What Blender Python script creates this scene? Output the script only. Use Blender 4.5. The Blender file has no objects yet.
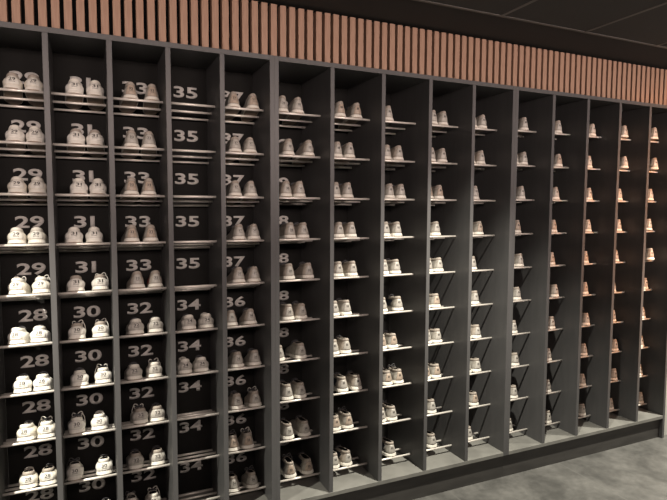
import bpy, bmesh, math, random
from mathutils import Matrix, Vector

random.seed(7)
SC = bpy.context.scene
COL = SC.collection
PI = math.pi

# ------------------------------------------------------------------ measured layout
CAM_LOC = (-0.84162, -2.56846, 1.69357)
CAM_ROT = ((0.911336, 0.026861, -0.410786), (-0.411647, 0.068207, -0.908787), (0.003608, 0.997310, 0.073217))
FOCAL_PX = 540.519
T = 0.0226; C1 = 0.2214
SPOTS = {
    0: [[0.097, 0.185], [0.102, 0.17], [0.108, 0.174], [0.09, 0.165], [0.08, 0.176], [0.07, 0.162], [0.091, 0.165], [0.09, 0.175], [0.11, 0.189], []],
    1: [[0.092, 0.18], [0.092, 0.168], [0.097, 0.176], [0.072, 0.154], [0.074, 0.174], [0.071, 0.17], [0.078, 0.177], [0.058, 0.153], [0.043, 0.169], [0.055, 0.17]],
    2: [[0.082, 0.185], [0.082, 0.156], [0.077, 0.151], [0.073, 0.157], [0.092, 0.182], [0.082, 0.17], [0.07, 0.162], [0.094, 0.169], [0.068, 0.167], [0.042, 0.143]],
    3: [[], [], [], [], [], [0.086, 0.172], [0.063, 0.144], [], [], []],
    4: [[0.076, 0.18], [0.083, 0.159], [0.081, 0.161], [0.105, 0.18], [0.095, 0.181], [0.053, 0.153], [0.085, 0.184], [0.08, 0.184], [0.059, 0.133], [0.057, 0.157]],
    5: [[0.073, 0.158], [0.107, 0.219], [0.095, 0.166], [0.117, 0.186], [0.107, 0.216], [0.103, 0.178], [0.048, 0.174], [0.097, 0.173], [0.101, 0.197], [0.109, 0.215]],
    6: [[0.106, 0.205], [0.09, 0.163], [0.083, 0.151], [0.105, 0.173], [0.099, 0.185], [0.076, 0.147], [0.075, 0.144], [0.128, 0.217], [0.085, 0.163], [0.078, 0.161]],
    7: [[0.107], [0.101, 0.178], [0.126, 0.194], [0.097, 0.174], [0.089, 0.17], [0.083, 0.186], [0.091, 0.146], [0.122, 0.197], [0.096, 0.144], [0.15]],
    8: [[0.112, 0.186], [0.105, 0.184], [0.095, 0.16], [0.085, 0.133], [0.104, 0.164], [0.092, 0.143], [0.102, 0.164], [0.103, 0.158], [0.138], [0.146]],
    9: [[0.112, 0.173], [0.11, 0.161], [0.132], [0.104, 0.166], [0.126], [0.151], [0.113, 0.157], [0.113, 0.17], [0.165], [0.125]],
    10: [[0.192], [0.133, 0.189], [0.186], [0.158], [0.127, 0.177], [0.175], [0.151], [0.175], [0.171], [0.136]],
    11: [[0.191], [0.201], [0.187], [0.176], [0.168], [0.212], [0.187], [0.165], [0.17], [0.184]],
    12: [[0.209], [0.186], [0.2], [0.201], [0.186], [0.195], [0.219], [0.208], [0.204], [0.216]],
    13: [[0.226], [0.236], [0.201], [0.208], [0.19], [0.176], [0.189], [0.224], [0.23], [0.203]],
    14: [[0.237], [0.253], [0.23], [0.231], [0.255], [0.224], [0.207], [0.206], [0.205], [0.236]],
}
C2 = 0.30 - T                   # clear width of a wide column
Z_TOP = 2.4194                  # underside of the cabinets' top panel
Z_BOT = 0.1742                  # top of the cabinets' bottom panel
CEIL = 2.70
ROWS = [0.2205 + 0.2195 * (9 - i) for i in range(10)]   # centre of each shelf's front rod
ROWS_FAR = [0.2210 + 0.2205 * (9 - i) for i in range(10)]   # the far cabinet's
ROD_R = 0.0060
SIZES = {0: ('29', '28'), 1: ('31', '30'), 2: ('33', '32'), 3: ('35', '34'), 4: ('37', '36'), 5: ('38', '38')}


def left_face(k):
    """x where the panel between column k-1 and column k begins; column k opens at left_face(k) + T (2T at a cabinet joint)"""
    if k <= 5:
        return -T - (5 - k) * (C1 + T)
    n, r = divmod(k - 5, 5)
    x0 = n * (5 * C2 + 6 * T)
    return x0 - T if r == 0 else x0 + r * (C2 + T)


def column_x(k):
    return left_face(k) + (2 * T if k % 5 == 0 and k > 0 else T)


def column_w(k):
    return C1 if k < 5 else C2


# ------------------------------------------------------------------ materials
def material(name, color, rough=0.6, metal=0.0, vary=0.0, scale=8.0, bump=0.0, stretch=(1, 1, 1), color2=None, spec=0.5, detail=4.0):
    m = bpy.data.materials.new(name)
    m.use_nodes = True
    nt = m.node_tree
    b = nt.nodes['Principled BSDF']
    b.inputs['Base Color'].default_value = (*color, 1)
    b.inputs['Roughness'].default_value = rough
    b.inputs['Metallic'].default_value = metal
    b.inputs['Specular IOR Level'].default_value = spec
    if vary or bump or color2:
        tc = nt.nodes.new('ShaderNodeTexCoord')
        mp = nt.nodes.new('ShaderNodeMapping')
        mp.inputs['Scale'].default_value = stretch
        nt.links.new(tc.outputs['Object'], mp.inputs['Vector'])
        nz = nt.nodes.new('ShaderNodeTexNoise')
        nz.inputs['Scale'].default_value = scale
        nz.inputs['Detail'].default_value = detail
        nt.links.new(mp.outputs['Vector'], nz.inputs['Vector'])
        if vary or color2:
            mx = nt.nodes.new('ShaderNodeMix')
            mx.data_type = 'RGBA'
            c2 = color2 or tuple(max(0.0, c * (1 - vary)) for c in color)
            mx.inputs['A'].default_value = (*color, 1)
            mx.inputs['B'].default_value = (*c2, 1)
            rp = nt.nodes.new('ShaderNodeMapRange')
            rp.inputs['From Min'].default_value = 0.38
            rp.inputs['From Max'].default_value = 0.66
            nt.links.new(nz.outputs['Fac'], rp.inputs['Value'])
            nt.links.new(rp.outputs['Result'], mx.inputs['Factor'])
            nt.links.new(mx.outputs['Result'], b.inputs['Base Color'])
        if bump:
            bp = nt.nodes.new('ShaderNodeBump')
            bp.inputs['Strength'].default_value = bump
            bp.inputs['Distance'].default_value = 0.002
            nt.links.new(nz.outputs['Fac'], bp.inputs['Height'])
            nt.links.new(bp.outputs['Normal'], b.inputs['Normal'])
    return m


LAMINATE = material('anthracite_laminate', (0.088, 0.087, 0.088), 0.42, vary=0.10, scale=30, stretch=(1, 1, 0.15), spec=0.28)
PALE_LAMINATE = material('pale_laminate', (0.185, 0.182, 0.168), 0.5, vary=0.25, scale=9)  # paler than the other panels, used on the bottom ones
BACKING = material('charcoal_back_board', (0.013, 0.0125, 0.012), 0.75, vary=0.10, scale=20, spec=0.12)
STEEL = material('brushed_steel', (0.78, 0.74, 0.68), 0.32, metal=0.3, spec=0.5)
DIGITS = material('grey_vinyl', (0.56, 0.54, 0.515), 0.6, spec=0.2)
WOOD = material('brown_slat_wood', (0.36, 0.225, 0.160), 0.55, color2=(0.28, 0.170, 0.120), scale=14, stretch=(6, 6, 0.6), bump=0.08, spec=0.25)
BLACK = material('black_felt', (0.005, 0.005, 0.005), 0.95, spec=0.05)
PLINTH = material('dark_plinth_laminate', (0.048, 0.045, 0.042), 0.5, vary=0.3, scale=9, stretch=(0.5, 1, 3))
CEILING = material('dark_ceiling_tile', (0.045, 0.042, 0.039), 0.9, vary=0.1, scale=60)
GRIDBAR = material('charcoal_ceiling_grid', (0.12, 0.113, 0.105), 0.6)
SHADED_CEIL = material('shaded_ceiling_strip', (0.022, 0.020, 0.019), 0.9)  # ceiling colour darkened, paints in the unlit border along the wall
PLASTER = material('pale_plaster', (0.50, 0.49, 0.455), 0.8, vary=0.08, scale=6)
DARKWALL = material('dark_wall_paint', (0.09, 0.085, 0.08), 0.8, vary=0.1, scale=3)

LEATHER_WHITE = material('white_leather', (0.76, 0.74, 0.69), 0.42, vary=0.16, scale=60, bump=0.1)
LEATHER_CREAM = material('cream_leather', (0.70, 0.66, 0.57), 0.45, vary=0.2, scale=60, bump=0.1)
LEATHER_PALE = material('pale_grey_leather', (0.52, 0.50, 0.455), 0.42, vary=0.22, scale=60, bump=0.1)
LEATHER_SILVER = material('silver_grey_leather', (0.37, 0.352, 0.315), 0.36, color2=(0.24, 0.218, 0.188), scale=55, bump=0.15)
LEATHER_TAUPE = material('taupe_leather', (0.42, 0.375, 0.325), 0.42, color2=(0.30, 0.26, 0.215), scale=55, bump=0.15)
LEATHER_NAVY = material('navy_leather', (0.020, 0.024, 0.036), 0.4, vary=0.3, scale=50)
LEATHER_RED = material('red_leather', (0.35, 0.02, 0.02), 0.4, vary=0.3, scale=50)
TAB_TAN = material('tan_heel_leather', (0.43, 0.35, 0.28), 0.45, color2=(0.31, 0.25, 0.20), scale=70)
TAB_GREY = material('pale_grey_heel_leather', (0.44, 0.418, 0.378), 0.42, vary=0.2, scale=70)
TAB_WHITE = material('white_heel_leather', (0.70, 0.68, 0.62), 0.42, vary=0.1, scale=70)
RUBBER = material('off_white_rubber', (0.74, 0.71, 0.64), 0.55, vary=0.12, scale=40)
OUTSOLE = material('brown_leather_sole', (0.34, 0.26, 0.20), 0.6, vary=0.3, scale=40)
LINING = material('black_lining', (0.012, 0.012, 0.014), 0.85)
TONGUE = material('dark_tongue_fabric', (0.05, 0.05, 0.055), 0.7)
TONGUE_PALE = material('pale_tongue_fabric', (0.45, 0.43, 0.39), 0.7)
COLLAR_TAUPE = material('taupe_collar_padding', (0.36, 0.315, 0.27), 0.6, vary=0.25, scale=60)
COLLAR_PALE = material('pale_collar_padding', (0.72, 0.69, 0.62), 0.6, vary=0.15, scale=60)
INK = material('black_ink', (0.03, 0.026, 0.024), 0.6)
LACE_DARK = material('dark_lace', (0.07, 0.07, 0.07), 0.7)
LACE_PALE = material('pale_lace', (0.62, 0.60, 0.55), 0.7)


def floor_material():
    m = bpy.data.materials.new('grey_concrete_tile')
    m.use_nodes = True
    nt = m.node_tree
    b = nt.nodes['Principled BSDF']
    b.inputs['Roughness'].default_value = 0.55
    tc = nt.nodes.new('ShaderNodeTexCoord')
    n1 = nt.nodes.new('ShaderNodeTexNoise')
    n1.inputs['Scale'].default_value = 4.5
    n1.inputs['Detail'].default_value = 7
    n1.inputs['Roughness'].default_value = 0.62
    n1.inputs['Distortion'].default_value = 0.3
    nt.links.new(tc.outputs['Object'], n1.inputs['Vector'])
    cr = nt.nodes.new('ShaderNodeValToRGB')
    cr.color_ramp.elements[0].position = 0.36
    cr.color_ramp.elements[0].color = (0.050, 0.049, 0.046, 1)
    cr.color_ramp.elements[1].position = 0.68
    cr.color_ramp.elements[1].color = (0.118, 0.115, 0.108, 1)
    nt.links.new(n1.outputs['Fac'], cr.inputs['Fac'])
    n2 = nt.nodes.new('ShaderNodeTexNoise')
    n2.inputs['Scale'].default_value = 24
    n2.inputs['Detail'].default_value = 5
    nt.links.new(tc.outputs['Object'], n2.inputs['Vector'])
    mx = nt.nodes.new('ShaderNodeMix')
    mx.data_type = 'RGBA'
    mx.blend_type = 'OVERLAY'
    mx.inputs['Factor'].default_value = 0.35
    nt.links.new(cr.outputs['Color'], mx.inputs['A'])
    nt.links.new(n2.outputs['Fac'], mx.inputs['B'])
    # tile joints, slightly paler than the tiles
    mp = nt.nodes.new('ShaderNodeMapping')
    mp.inputs['Rotation'].default_value = (0, 0, math.radians(0))
    mp.inputs['Location'].default_value = (-2.0, 0.80, 0)
    nt.links.new(tc.outputs['Object'], mp.inputs['Vector'])
    br = nt.nodes.new('ShaderNodeTexBrick')
    br.offset = 0.0
    br.inputs['Scale'].default_value = 1.0
    br.inputs['Brick Width'].default_value = 0.9
    br.inputs['Row Height'].default_value = 0.9
    br.inputs['Mortar Size'].default_value = 0.006
    br.inputs['Mortar Smooth'].default_value = 0.3
    nt.links.new(mp.outputs['Vector'], br.inputs['Vector'])
    m2 = nt.nodes.new('ShaderNodeMix')
    m2.data_type = 'RGBA'
    m2.inputs['B'].default_value = (0.115, 0.113, 0.106, 1)
    ma = nt.nodes.new('ShaderNodeMath')
    ma.operation = 'MULTIPLY'
    ma.inputs[1].default_value = 0.55
    nt.links.new(br.outputs['Fac'], ma.inputs[0])
    nt.links.new(ma.outputs[0], m2.inputs['Factor'])
    nt.links.new(mx.outputs['Result'], m2.inputs['A'])
    nt.links.new(m2.outputs['Result'], b.inputs['Base Color'])
    return m


FLOOR = floor_material()


# ------------------------------------------------------------------ object helpers
def mesh_from(name, verts, faces, smooth=False, mats=(), mat_index=None):
    me = bpy.data.meshes.new(name)
    me.from_pydata(verts, [], faces)
    for m in mats:
        me.materials.append(m)
    if mat_index:
        for pl, i in zip(me.polygons, mat_index):
            pl.material_index = i
    if smooth:
        for pl in me.polygons:
            pl.use_smooth = True
    me.validate()
    me.update()
    return me


def box_data(x0, x1, y0, y1, z0, z1, verts, faces):
    n = len(verts)
    verts += [(x0, y0, z0), (x1, y0, z0), (x1, y1, z0), (x0, y1, z0), (x0, y0, z1), (x1, y0, z1), (x1, y1, z1), (x0, y1, z1)]
    faces += [tuple(n + i for i in f) for f in ((0, 3, 2, 1), (4, 5, 6, 7), (0, 1, 5, 4), (1, 2, 6, 5), (2, 3, 7, 6), (3, 0, 4, 7))]


def box_mesh(name, x0, x1, y0, y1, z0, z1, m, bevel=0.0):
    v, f = [], []
    box_data(x0, x1, y0, y1, z0, z1, v, f)
    me = mesh_from(name, v, f, mats=[m])
    if bevel:
        bm = bmesh.new()
        bm.from_mesh(me)
        bmesh.ops.bevel(bm, geom=list(bm.edges), offset=bevel, segments=1, affect='EDGES')
        bm.to_mesh(me)
        bm.free()
    return me


def link(name, me, parent=None, loc=(0, 0, 0)):
    o = bpy.data.objects.new(name, me)
    COL.objects.link(o)
    o.location = loc
    if parent:
        o.parent = parent
    return o


def box(name, x0, x1, y0, y1, z0, z1, m, parent=None, bevel=0.0):
    return link(name, box_mesh(name, x0, x1, y0, y1, z0, z1, m, bevel), parent)


def thing(name, label, category, loc=(0, 0, 0), group=None):
    o = link(name, None, None, loc)
    o['label'] = label
    o['category'] = category
    if group:
        o['group'] = group
    return o


def structure(o, label=None):
    o['kind'] = 'structure'
    if label:
        o['label'] = label
    return o


def tube_data(pts, r, verts, faces, n=8, cap=True):
    pts = [Vector(p) for p in pts]
    base = len(verts)
    up = Vector((0.13, 0.27, 0.95))
    for i, p in enumerate(pts):
        d = (pts[min(i + 1, len(pts) - 1)] - pts[max(i - 1, 0)]).normalized()
        u = d.cross(up)
        if u.length < 1e-4:
            u = d.cross(Vector((1, 0, 0)))
        u.normalize()
        w = d.cross(u)
        for k in range(n):
            a = 2 * PI * k / n
            verts.append(tuple(p + r * (math.cos(a) * u + math.sin(a) * w)))
    for i in range(len(pts) - 1):
        for k in range(n):
            a, b = base + i * n + k, base + i * n + (k + 1) % n
            faces.append((a, b, b + n, a + n))
    if cap:
        faces.append(tuple(base + k for k in reversed(range(n))))
        faces.append(tuple(base + (len(pts) - 1) * n + k for k in range(n)))


def text_mesh(name, body, width, height, bold, m, depth=0.0):
    """flat lettering in the x-z plane, facing -y, centred on its own middle, stretched to width x height"""
    cu = bpy.data.curves.new(name, 'FONT')
    cu.body = body
    cu.size = 1.0
    cu.offset = bold
    cu.space_character = 0.80 if '1' in body else 1.0
    cu.resolution_u = 4
    ob = bpy.data.objects.new(name, cu)
    COL.objects.link(ob)
    bpy.context.view_layer.update()
    dg = bpy.context.evaluated_depsgraph_get()
    me = bpy.data.meshes.new_from_object(ob.evaluated_get(dg))
    bpy.data.objects.remove(ob)
    bpy.data.curves.remove(cu)
    xs = [v.co.x for v in me.vertices]
    ys = [v.co.y for v in me.vertices]
    x0, x1, y0, y1 = min(xs), max(xs), min(ys), max(ys)
    for v in me.vertices:
        v.co = ((v.co.x - (x0 + x1) / 2) * width / (x1 - x0), 0.0, (v.co.y - (y0 + y1) / 2) * height / (y1 - y0))
    if depth:
        bm = bmesh.new()
        bm.from_mesh(me)
        r = bmesh.ops.extrude_face_region(bm, geom=list(bm.faces))
        for v in [g for g in r['geom'] if isinstance(g, bmesh.types.BMVert)]:
            v.co.y -= depth
        bmesh.ops.recalc_face_normals(bm, faces=list(bm.faces))
        bm.to_mesh(me)
        bm.free()
    me.materials.clear()
    me.materials.append(m)
    me.name = name
    return me


# ------------------------------------------------------------------ setting
structure(box('floor', -4.0, 6.5, -6.0, 0.6, -0.05, 0.0, FLOOR))
ceil = structure(box('ceiling', -4.0, 6.5, -4.6, -0.31, CEIL, CEIL + 0.03, CEILING))
box('ceiling_strip', -4.0, 6.5, -0.29, 0.6, CEIL, CEIL + 0.03, SHADED_CEIL, ceil)
gv, gf = [], []
box_data(-4.0, 6.5, -0.31, -0.29, CEIL - 0.002, CEIL + 0.03, gv, gf)
for j in range(1, 8):
    y = -0.30 - 0.6 * j
    box_data(-4.0, 6.5, y - 0.010, y + 0.010, CEIL - 0.003, CEIL + 0.002, gv, gf)
for i in range(-8, 9):
    x = 1.13 + 0.6 * i
    box_data(x - 0.010, x + 0.010, -4.6, -0.31, CEIL - 0.0025, CEIL + 0.002, gv, gf)
link('ceiling_grid', mesh_from('ceiling_grid', gv, gf, mats=[GRIDBAR]), ceil)
structure(box('wall_back', -4.0, 6.5, 0.46, 0.56, 0.0, CEIL, DARKWALL))
RIGHT_X = left_face(15) + T
structure(box('wall_right', RIGHT_X + 0.012, 4.4, 0.03, 0.46, 0.0, CEIL, PLASTER))

# slatted wooden cladding between the cabinets and the ceiling
panel = thing('slatted_wood_panel', 'strip of upright brown wooden slats above the shoe cabinets', 'wall panel', (0, 0, Z_TOP + 0.0235))
box('backing_board', -1.62, RIGHT_X + 0.01, 0.042, 0.058, 0.0, CEIL - Z_TOP - 0.0245, BLACK, panel)
SLAT_P = 0.0473
slat_me = box_mesh('slat', -0.0155, 0.0155, 0.004, 0.042, 0.0, 0.244, WOOD, 0.001)
for i in range(-24, 72):
    x = -0.4725 + SLAT_P * (i - 0) + 0.0
    if x + 0.016 < RIGHT_X + 0.01:
        link('slat', slat_me, panel, (x, 0, 0))


# ------------------------------------------------------------------ cabinets
def rod_mesh(w):
    v, f = [], []
    tube_data([(0, 0, 0), (w, 0, 0)], ROD_R, v, f, 10)
    return mesh_from('rod', v, f, True, [STEEL])


ROD_MESH = {C1: rod_mesh(C1), C2: rod_mesh(C2)}
NUMBER_MESH = {}


def cabinet(k0, label, depth, rod_y, rod_gap, rod_slope, end_to_floor):
    first, last = k0, k0 + 5
    xa = left_face(k0) if k0 == 0 else left_face(k0) + T
    xb = left_face(last) + T
    cx = (xa + xb) / 2
    root = thing('shoe_cabinet', label, 'cabinet', (cx, 0, 0), 'dark shoe cabinets along the wall')
    z0, z1 = Z_BOT - 0.0225, Z_TOP + 0.0230

    def pbox(name, x0, x1, y0, y1, za, zb, m, bev=0.0008):
        return box(name, x0 - cx, x1 - cx, y0, y1, za, zb, m, root, bev)

    w = column_w(k0)
    pbox('side_panel', xa, xa + T, 0, depth, z0 if k0 else z0, z1, LAMINATE)
    pbox('side_panel', xb - T, xb, 0, depth, 0.0 if end_to_floor else z0, z1, LAMINATE)
    pbox('top_panel', xa + T, xb - T, 0, depth, Z_TOP, z1, LAMINATE)
    pbox('bottom_panel', xa + T, xb - T, 0, depth, z0, Z_BOT, PALE_LAMINATE)
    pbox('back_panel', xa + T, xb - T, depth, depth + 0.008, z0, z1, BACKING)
    pbox('plinth', xa, xb - (T if end_to_floor else 0), 0.025, 0.043, 0.0, z0, PLINTH)
    for k in range(k0 + 1, last):
        x = left_face(k)
        pbox('partition', x, x + T, 0.0005, depth, Z_BOT, Z_TOP, LAMINATE)
    for k in range(k0, last):
        x = column_x(k)
        for i, z in enumerate(ROWS if k < 10 else ROWS_FAR):
            sh = link('shelf', None, root, (x - cx, rod_y, z))
            for j in range(3):
                link('rod', ROD_MESH[w], sh, (0, j * rod_gap, -j * rod_gap * rod_slope))
            if k in SIZES:
                s = SIZES[k][0 if i < 5 else 1]
                if s not in NUMBER_MESH:
                    NUMBER_MESH[s] = text_mesh('size_number', s, 0.120 if '1' not in s else 0.092, 0.0570, 0.026, DIGITS, 0.0006)
                nx = 0.126 if k == 0 else 0.114 if k < 5 else 0.136
                link('size_number', NUMBER_MESH[s], root, (x - cx + nx, depth - 0.0002, z + 0.096))
    return root


cabinet(0, 'narrow-column shoe cabinet with sizes 28 to 37 on its back', 0.312, 0.115, 0.084, 0.24, False)
cabinet(5, 'middle shoe cabinet of wider columns between the two dark side units', 0.415, 0.137, 0.113, 0.13, False)
cabinet(10, 'far shoe cabinet ending beside the pale wall', 0.415, 0.137, 0.113, 0.13, True)


# ------------------------------------------------------------------ shoes
def lerp_table(tab, z):
    if z <= tab[0][0]:
        return tab[0][1]
    for (a, fa), (b, fb) in zip(tab, tab[1:]):
        if z <= b:
            return fa + (fb - fa) * (z - a) / (b - a)
    return tab[-1][1]


KINDS = {
    # z -> half width at the heel, y of the back, y of the front
    'adult': dict(length=0.250, fore=0.043, sole_h=0.020, heel_round=0.030, rim=0.083, n_z=(0.016, 0.022, 0.030, 0.038, 0.046, 0.054, 0.062, 0.070, 0.077, 0.083),
                  hw=[(0.016, 0.0305), (0.026, 0.0315), (0.040, 0.0305), (0.055, 0.0265), (0.068, 0.0225), (0.077, 0.0195), (0.083, 0.0168)],
                  back=[(0.0, 0.0), (0.02, 0.002), (0.045, 0.000), (0.065, 0.001), (0.083, 0.003)],
                  front=[(0.016, 0.247), (0.030, 0.244), (0.038, 0.237), (0.046, 0.220), (0.054, 0.190), (0.062, 0.165), (0.070, 0.145), (0.083, 0.118)],
                  sole_hw=0.0350),
    'kid': dict(length=0.182, fore=0.040, sole_h=0.021, heel_round=0.032, rim=0.076, n_z=(0.016, 0.022, 0.029, 0.037, 0.045, 0.052, 0.057, 0.062, 0.069, 0.076),
                hw=[(0.016, 0.0335), (0.024, 0.0350), (0.036, 0.0375), (0.045, 0.0370), (0.052, 0.0340), (0.058, 0.0285), (0.062, 0.0245), (0.070, 0.0225), (0.076, 0.0205)],
                back=[(0.0, 0.0), (0.02, 0.002), (0.04, 0.000), (0.055, 0.002), (0.065, 0.004), (0.076, 0.005)],
                front=[(0.016, 0.179), (0.029, 0.177), (0.037, 0.171), (0.045, 0.163), (0.052, 0.140), (0.057, 0.127), (0.062, 0.115), (0.076, 0.092)],
                sole_hw=0.0350),
}
KINDS['youth'] = dict(KINDS['adult'], length=0.188, fore=0.041, front=[(z, 0.012 + (y - 0.012) * 0.745) for z, y in KINDS['adult']['front']], hw=list(KINDS['adult']['hw']), back=list(KINDS['adult']['back']))
for _n, _f in (('adult', 0.98), ('youth', 0.92), ('kid', 0.90)):
    _k = KINDS[_n]
    for _t in ('hw', 'back', 'front'):
        _k[_t] = [(a * _f, b) for a, b in _k[_t]]
    _k['n_z'] = tuple(a * _f for a in _k['n_z'])
    _k['rim'] *= _f
    _k['sole_h'] *= _f
NU = 36


def ring(K, z, hw, y0, y1, side, grow=0.0, dz=0.0, n=NU):
    """closed outline of the foot at height z; the inner edge stays straight, the forefoot swells outwards (side = -1 left foot, 1 right foot)"""
    L = y1 - y0
    pts = []
    ta = K['heel_round'] / L
    tb = min(0.45, 0.058 / L)
    for i in range(n):
        a = 2 * PI * i / n
        s = (1 - math.cos(a)) / 2
        out = math.sin(a) >= 0
        full = (y0 + s * L) / K['length']                   # place along the whole shoe
        f = max(0.0, min(1.0, (full - 0.28) / 0.42))
        f = f * f * (3 - 2 * f)
        slim = min(1.0, hw / K['sole_hw'] + 0.14)
        w_out = hw + (K['fore'] * slim - hw) * f
        w_in = hw + ((K['sole_hw'] - 0.0030) * slim - hw) * f
        e = 1.0
        if s < ta:
            e = math.sqrt(max(0.0, 1 - ((ta - s) / ta) ** 2))
        if s > 1 - tb:
            e = min(e, math.sqrt(max(0.0, 1 - ((s - 1 + tb) / tb) ** 2)))
        w = (w_out if out else -w_in)
        x = side * (w + (grow if w > 0 else -grow)) * e
        y = y0 - grow + s * (L + 2 * grow)
        zz = z + dz * math.exp(-(s / 0.18) ** 2)
        pts.append((x, y, zz))
    return pts if side > 0 else pts[::-1]


def loft(rings, cap_low=False, cap_high=False, flip=False):
    v, f = [], []
    n = len(rings[0])
    for r in rings:
        v += r
    for j in range(len(rings) - 1):
        for i in range(n):
            a, b = j * n + i, j * n + (i + 1) % n
            q = (a, b, b + n, a + n)
            f.append(q if not flip else q[::-1])
    if cap_low:
        f.append(tuple(range(n))[::-1] if not flip else tuple(range(n)))
    if cap_high:
        q = tuple((len(rings) - 1) * n + i for i in range(n))
        f.append(q if not flip else q[::-1])
    return v, f


def fix_normals(me):
    bm = bmesh.new()
    bm.from_mesh(me)
    bmesh.ops.recalc_face_normals(bm, faces=list(bm.faces))
    bm.to_mesh(me)
    bm.free()


def rear_y(K, x, z):
    hw, y0 = lerp_table(K['hw'], z), lerp_table(K['back'], z)
    q = max(0.0, 1 - min(1.0, abs(x) / hw) ** 2)
    return y0 + K['heel_round'] * (1 - math.sqrt(q))


MESHES = {}


def cached(key, make):
    if key not in MESHES:
        MESHES[key] = make()
    return MESHES[key]


def upper_mesh(kind, side, body, front):
    K = KINDS[kind]
    zs = K['n_z']
    rings = []
    for i, z in enumerate(zs):
        rings.append(ring(K, z, lerp_table(K['hw'], z), lerp_table(K['back'], z), lerp_table(K['front'], z), side, dz=0.003 if i == len(zs) - 1 else 0))
    top = zs[-1]
    rim = ring(K, top + 0.0015, lerp_table(K['hw'], top) - 0.0025, lerp_table(K['back'], top) + 0.0025, lerp_table(K['front'], top) - 0.0025, side, dz=0.003)
    rings.append(rim)
    v, f = loft(rings)
    mats = [body] + ([front] if front else [])
    idx = None
    if front:
        idx = []
        for q in f:
            y = sum(v[i][1] for i in q) / len(q)
            z = sum(v[i][2] for i in q) / len(q)
            idx.append(1 if y > 0.050 and z > 0.030 else 0)
    me = mesh_from('upper', v, f, True, mats, idx)
    fix_normals(me)
    return me


def collar_mesh(kind, side, m):
    K = KINDS[kind]
    top = K['rim']
    rings = []
    for z, g in ((top - 0.013, 0.0), (top - 0.012, 0.0012), (top - 0.004, 0.0020), (top + 0.001, 0.0016), (top + 0.0025, -0.001), (top + 0.001, -0.0032)):
        zz = min(z, top)
        hw, y0, y1 = lerp_table(K['hw'], zz) + g, lerp_table(K['back'], zz) - g, lerp_table(K['front'], zz) + g
        rings.append(ring(K, z, hw, y0, y1, side, dz=0.003))
    v, f = loft(rings)
    me = mesh_from('collar', v, f, True, [m])
    fix_normals(me)
    return me


def lining_mesh(kind, side):
    K = KINDS[kind]
    top = K['n_z'][-1]
    rings = []
    for z, g in ((top + 0.0015, 0.0025), (top - 0.004, 0.004), (top - 0.020, 0.005), (0.032, 0.006)):
        zz = min(z, top)
        rings.append(ring(K, z, lerp_table(K['hw'], zz) - g, lerp_table(K['back'], zz) + g, lerp_table(K['front'], zz) - g, side, dz=0.003 if g < 0.003 else 0))
    v, f = loft(rings, cap_high=True)
    return mesh_from('lining', v, f, True, [LINING])


def sole_mesh(kind, side):
    K = KINDS[kind]
    h = K['sole_h']
    L = K['length']
    hw = K['sole_hw']
    prof = ((0.003, 0.0005), (0.005, 0.0012), (h - 0.003, -0.0008), (h, -0.0025))
    rings = [ring(K, z, hw, 0.0, L, side, grow=g) for z, g in prof]
    v, f = loft(rings, True, True)
    me = mesh_from('sole', v, f, False, [RUBBER])
    fix_normals(me)
    return me


def outsole_mesh(kind, side):
    K = KINDS[kind]
    rings = [ring(K, z, K['sole_hw'], 0.0, K['length'], side, grow=g) for z, g in ((0.0, -0.003), (0.003, -0.002))]
    v, f = loft(rings, True, True)
    me = mesh_from('outsole', v, f, False, [OUTSOLE])
    fix_normals(me)
    return me


def heel_tab_mesh(kind, m):
    K = KINDS[kind]
    nx, nz = 10, 8
    z0, z1 = K['sole_h'] + 0.002, K['rim'] - 0.012
    v, f = [], []
    for lay in (0.0013, -0.001):
        for j in range(nz + 1):
            z = z0 + (z1 - z0) * j / nz
            hw = lerp_table(K['hw'], z)
            t = j / nz
            half = hw * (0.72 - 0.16 * t) if kind != 'kid' else hw * (0.74 - 0.10 * t)
            for i in range(nx + 1):
                x = half * (2 * i / nx - 1)
                v.append((x, rear_y(K, x, z) - lay, z))
    n1 = (nx + 1) * (nz + 1)
    for j in range(nz):
        for i in range(nx):
            a = j * (nx + 1) + i
            f.append((a, a + 1, a + nx + 2, a + nx + 1))
            f.append((n1 + a, n1 + a + nx + 1, n1 + a + nx + 2, n1 + a + 1))
    edge = [i for i in range(nx + 1)] + [j * (nx + 1) + nx for j in range(1, nz + 1)] + [nz * (nx + 1) + i for i in range(nx - 1, -1, -1)] + [j * (nx + 1) for j in range(nz - 1, 0, -1)]
    for a, b in zip(edge, edge[1:] + edge[:1]):
        f.append((a, n1 + a, n1 + b, b))
    me = mesh_from('heel_tab', v, f, True, [m])
    fix_normals(me)
    return me


def size_mark_mesh(kind, text):
    """the size printed on the heel with a small unreadable line of print under it"""
    K = KINDS[kind]
    if kind == 'kid':
        w, h, zc = 0.025, 0.0145, 0.043
    else:
        w, h, zc = 0.017, 0.0120, 0.046
    me = text_mesh('size_mark', text, w, h, 0.020, INK)
    bm = bmesh.new()
    bm.from_mesh(me)
    for i in range(5):
        x0 = -w * 0.46 + i * w * 0.19
        q = [bm.verts.new((x0, 0, -h * 0.88)), bm.verts.new((x0 + w * 0.14, 0, -h * 0.88)), bm.verts.new((x0 + w * 0.14, 0, -h * 0.72)), bm.verts.new((x0, 0, -h * 0.72))]
        bm.faces.new(q)
    for v in bm.verts:
        x, z = v.co.x, v.co.z + zc
        v.co = (x, rear_y(K, x, z) - 0.0019, z)
    bm.to_mesh(me)
    bm.free()
    return me


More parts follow.
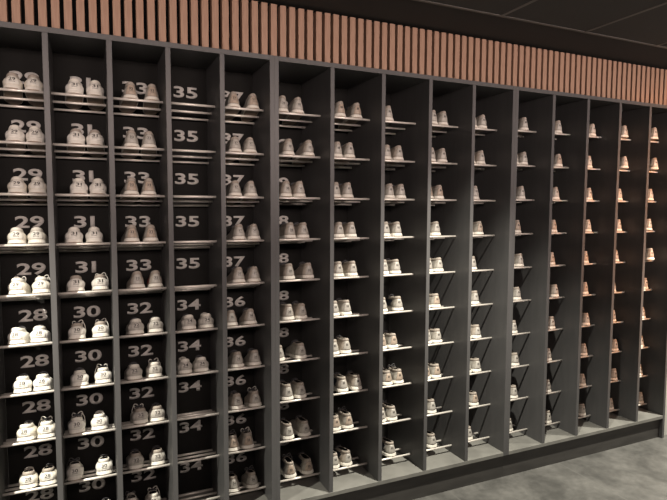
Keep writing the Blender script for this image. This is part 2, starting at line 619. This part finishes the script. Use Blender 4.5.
def tongue_mesh(kind, m):
    K = KINDS[kind]
    y1 = lerp_table(K['front'], K['rim']) + 0.004
    path = [(y1 + 0.022, 0.058 if kind != 'kid' else 0.050), (y1 + 0.004, K['rim'] - 0.008), (y1 - 0.008, K['rim'] + 0.004), (y1 - 0.015, K['rim'] + 0.011), (y1 - 0.017, K['rim'] + 0.014)]
    half = [0.016, 0.018, 0.019, 0.018, 0.013]
    v, f = [], []
    nx = 6
    for lay in (0.0, 0.004):
        for (y, z), hf in zip(path, half):
            for i in range(nx + 1):
                u = 2 * i / nx - 1
                v.append((u * hf, y + 0.006 * u * u - lay * 0.6, z - 0.004 * u * u + lay * 0.2))
    n1 = (nx + 1) * len(path)
    for j in range(len(path) - 1):
        for i in range(nx):
            a = j * (nx + 1) + i
            f.append((a, a + 1, a + nx + 2, a + nx + 1))
            f.append((n1 + a, n1 + a + nx + 1, n1 + a + nx + 2, n1 + a + 1))
    nz = len(path) - 1
    edge = [i for i in range(nx + 1)] + [j * (nx + 1) + nx for j in range(1, nz + 1)] + [nz * (nx + 1) + i for i in range(nx - 1, -1, -1)] + [j * (nx + 1) for j in range(nz - 1, 0, -1)]
    for a, b in zip(edge, edge[1:] + edge[:1]):
        f.append((a, n1 + a, n1 + b, b))
    me = mesh_from('tongue', v, f, True, [m])
    fix_normals(me)
    return me


def lace_mesh(kind, m, style):
    """lace rows over the instep, with loops that stand up for style 1 and 2"""
    K = KINDS[kind]
    v, f = [], []
    y1 = lerp_table(K['front'], K['rim'])
    zt = K['rim']
    for j in range(4):
        y = y1 + 0.006 + 0.013 * j
        z = zt - 0.004 - 0.0085 * j
        pts = [(0.017 * u, y, z + 0.003 * (1 - u * u)) for u in (-1, -0.5, 0, 0.5, 1)]
        tube_data(pts, 0.0022, v, f, 6)
    if style:
        s = 1 if style == 1 else -1
        for rad, ox, lean in ((0.015, 0.011, 0.5), (0.012, -0.010, -0.3)):
            pts = []
            for i in range(13):
                a = -0.35 + (PI + 0.7) * i / 12
                pts.append((s * (ox + rad * math.cos(a) * 0.75 + lean * rad * math.sin(a)), y1 - 0.002 - 0.008 * math.sin(a), zt + 0.004 + rad * 1.15 * math.sin(a)))
            tube_data(pts, 0.0021, v, f, 6)
        tube_data([(s * 0.008, y1, zt + 0.002), (s * 0.026, y1 - 0.004, zt + 0.012), (s * 0.033, y1 - 0.010, zt - 0.006), (s * 0.036, y1 - 0.012, zt - 0.028)], 0.0019, v, f, 6)
    return mesh_from('lace', v, f, True, [m])


ORD = ['first', 'second', 'third', 'fourth', 'fifth', 'sixth', 'seventh', 'eighth', 'ninth', 'tenth', 'eleventh', 'twelfth', 'thirteenth', 'fourteenth', 'fifteenth']
NAVY_SIDED = {(5, 9, 0), (5, 9, 1), (6, 7, 0), (6, 9, 0), (6, 9, 1), (7, 5, 1), (7, 8, 0), (7, 8, 1), (7, 9, 0), (8, 9, 0), (9, 7, 0), (8, 7, 0), (7, 7, 0)}
RED_SIDED = {(2, 4, 1)}
YAW = {(14, 0, 0): -9, (14, 1, 0): -9, (13, 1, 0): -10, (13, 0, 0): -6, (11, 1, 0): -5, (7, 5, 1): -6, (6, 7, 0): -3, (6, 9, 1): 6,
       (14, 4, 0): -8, (0, 4, 0): -8, (0, 5, 0): -10, (0, 7, 0): -8, (5, 9, 0): -6, (10, 0, 0): -6}
PULL = {(14, 0, 0): 0.050, (14, 1, 0): 0.060, (13, 1, 0): 0.050, (13, 0, 0): 0.035, (14, 4, 0): 0.060, (14, 2, 0): 0.03, (14, 3, 0): 0.03, (11, 5, 0): 0.02, (12, 6, 0): 0.02}


def shoe(k, i, j, n_in_pair, x):
    kind = 'kid' if k < 2 or (k in (2, 3) and i >= 5) else 'youth' if k < 5 else 'adult'
    K = KINDS[kind]
    right = j == 1 or n_in_pair == 1
    side = 1 if right else -1
    rod_y = 0.115 if k < 5 else 0.137
    tilt = -math.atan(0.24 if k < 5 else 0.13)
    rnd = random.Random(k * 101 + i * 13 + j)
    key = (k, i, j)
    size = SIZES[k][0 if i < 5 else 1] if k in SIZES else None
    # leather of this pair
    pair_rnd = random.Random(k * 977 + i * 31)
    if kind == 'kid':
        body, tab, colour = (LEATHER_WHITE, TAB_WHITE, 'white') if pair_rnd.random() < 0.7 else (LEATHER_CREAM, TAB_WHITE, 'cream')
        if k >= 2:
            body, tab, colour = LEATHER_PALE, TAB_GREY, 'pale grey'
    else:
        r = pair_rnd.random()
        if r < 0.55:
            body, tab, colour = LEATHER_SILVER, TAB_GREY, 'silver-grey'
        elif r < 0.8:
            body, tab, colour = LEATHER_SILVER, TAB_TAN, 'tan-heeled grey'
        else:
            body, tab, colour = LEATHER_TAUPE, TAB_GREY, 'taupe'
    front = LEATHER_NAVY if key in NAVY_SIDED else LEATHER_RED if key in RED_SIDED else None
    if front:
        colour = 'navy-sided grey' if front is LEATHER_NAVY else 'red-sided grey'
    which = 'visible one' if n_in_pair == 1 else ('left one', 'right one')[j]
    mark = f' marked {size}' if size else ''
    label = f'{colour} bowling shoe{mark}, {which} on {ORD[i]} shelf down, {ORD[k]} column from left'
    # the shoe rests on the rods, which fall slightly towards the back
    pull = PULL.get(key, 0.004)
    x -= 1.15 * (pull - 0.004)
    y_heel = rod_y - pull
    z_heel = (ROWS if k < 10 else ROWS_FAR)[i] + ROD_R / math.cos(tilt) + 0.0004 + pull * math.tan(-tilt)
    root = thing('bowling_shoe', label, 'shoe', (x, y_heel, z_heel), 'bowling shoes set out on the rod shelves')
    yaw = math.radians(YAW.get(key, rnd.uniform(0, 2.5) * (1 if not right else -1)))
    cx, w = x - column_x(k), column_w(k)
    inner, outer = 0.0380, K['fore'] + 0.001
    room_l = max(0.0, cx - (inner if right else outer)) / K['length']
    room_r = max(0.0, w - cx - (outer if right else inner)) / K['length']
    yaw = max(-math.asin(min(0.9, room_r)), min(math.asin(min(0.9, room_l)), yaw))
    root.rotation_euler = (Matrix.Rotation(tilt, 3, 'X') @ Matrix.Rotation(yaw, 3, 'Z')).to_euler()
    up = link('upper', cached(('upper', kind, side, body.name, front.name if front else ''), lambda: upper_mesh(kind, side, body, front)), root)
    link('sole', cached(('sole', kind, side), lambda: sole_mesh(kind, side)), root)
    link('outsole', cached(('outsole', kind, side), lambda: outsole_mesh(kind, side)), root)
    cm = COLLAR_PALE if kind == 'kid' and pair_rnd.random() < 0.6 else COLLAR_TAUPE
    link('collar', cached(('collar', kind, side, cm.name), lambda: collar_mesh(kind, side, cm)), root)
    link('lining', cached(('lining', kind, side), lambda: lining_mesh(kind, side)), root)
    link('heel_tab', cached(('tab', kind, tab.name), lambda: heel_tab_mesh(kind, tab)), root)
    mark_text = size or '40'
    if size:
        link('size_mark', cached(('mark', kind, size), lambda: size_mark_mesh(kind, size)), root)
    else:
        link('heel_mark', cached(('blank', kind), lambda: blank_mark_mesh(kind)), root)
    tm = TONGUE if front or kind != 'kid' or rnd.random() < 0.75 else TONGUE_PALE
    link('tongue', cached(('tongue', kind, tm.name), lambda: tongue_mesh(kind, tm)), root)
    style = 0
    if (kind == 'kid' and i >= 4) or (kind != 'kid' and i >= 7):
        style = rnd.choice((0, 0, 0, 1, 2))
    lm = LACE_PALE if kind == 'kid' and rnd.random() < 0.6 or rnd.random() < 0.4 else LACE_DARK
    link('lace', cached(('lace', kind, lm.name, style), lambda: lace_mesh(kind, lm, style)), root)
    return root


def blank_mark_mesh(kind):
    """two short dark strokes where a size is printed too small to read"""
    K = KINDS[kind]
    v, f = [], []
    for x0, x1, z0, z1 in ((-0.0065, -0.0015, 0.045, 0.057), (0.0015, 0.0065, 0.045, 0.057)):
        n = len(v)
        for x, z in ((x0, z0), (x1, z0), (x1, z1), (x0, z1)):
            v.append((x, rear_y(K, x, z) - 0.0019, z))
        f.append((n, n + 1, n + 2, n + 3))
    return mesh_from('heel_mark', v, f, False, [INK])


for k, rows in SPOTS.items():
    x0, w = column_x(k), column_w(k)
    for i, xs in enumerate(rows):
        xs = list(xs)
        half = 0.0355
        if len(xs) == 2:
            gap = 0.0765 if k < 5 else 0.0745
            if xs[1] - xs[0] < gap:
                c = (xs[0] + xs[1]) / 2
                xs = [c - gap / 2, c + gap / 2]
            lo = 0.0455 if k >= 5 else 0.0445
            if xs[0] < lo:
                xs[0] = lo
                xs[1] = max(xs[1], lo + gap)
        xs = [min(x, w - 0.0458 + 1.15 * PULL.get((k, i, j), 0.0)) for j, x in enumerate(xs)]
        if len(xs) == 2:
            xs[0] = min(xs[0], xs[1] - gap)
        for j, x in enumerate(xs):
            shoe(k, i, j, len(xs), x0 + x)

# ------------------------------------------------------------------ light
def spot(name, loc, target, watts, angle, blend, radius, color):
    l = bpy.data.lights.new(name, 'SPOT')
    l.energy = watts
    l.spot_size = math.radians(angle)
    l.spot_blend = blend
    l.shadow_soft_size = radius
    l.color = color
    o = bpy.data.objects.new(name, l)
    COL.objects.link(o)
    o.location = loc
    o.rotation_euler = (Vector(target) - Vector(loc)).to_track_quat('-Z', 'Y').to_euler()
    return o


SPOT_COLOR = (1.0, 0.945, 0.81)
for sx, sw in ((-1.54, 840), (0.95, 600), (3.44, 760)):
    spot('ceiling_spot', (sx, -0.76, 2.66), (sx, -0.76, 0.0), sw, 97, 1.0, 0.02, SPOT_COLOR)
spot('warm_lamp', (3.35, -2.7, 2.4), (3.0, 0, 1.55), 560, 46, 1.0, 0.10, (1.0, 0.46, 0.21))
# fill lights added behind the camera to brighten shoes and back numbers
for lx, lw in ((-1.5, 36), (0.6, 36), (2.8, 46)):
    a = bpy.data.lights.new('fill_light', 'AREA')
    a.shape = 'RECTANGLE'
    a.size, a.size_y = 1.6, 0.4
    a.energy = lw * 0.40
    a.spread = math.radians(75)
    a.color = (1.0, 0.81, 0.73)
    ao = bpy.data.objects.new('fill_light', a)
    COL.objects.link(ao)
    ao.location = (lx, -3.1, 2.47)
    ao.rotation_euler = (Vector((lx, 0, 2.15)) - Vector(ao.location)).to_track_quat('-Z', 'Y').to_euler()

world = bpy.data.worlds.new('room_glow')
SC.world = world
world.use_nodes = True
bg = world.node_tree.nodes['Background']
bg.inputs['Color'].default_value = (1.0, 0.80, 0.70, 1)
bg.inputs['Strength'].default_value = 0.04

# ------------------------------------------------------------------ camera and view
cam = bpy.data.cameras.new('camera')
cam.sensor_fit = 'HORIZONTAL'
cam.sensor_width = 36.0
cam.lens = FOCAL_PX / 667.0 * 36.0
cam.clip_start = 0.05
co = bpy.data.objects.new('camera', cam)
COL.objects.link(co)
co.matrix_world = Matrix.Translation(CAM_LOC) @ Matrix(CAM_ROT).to_4x4()
SC.camera = co
SC.view_settings.view_transform = 'Standard'
SC.view_settings.look = 'None'
SC.view_settings.exposure = 0.0
SC.view_settings.gamma = 1.0
SC.view_settings.use_curve_mapping = False
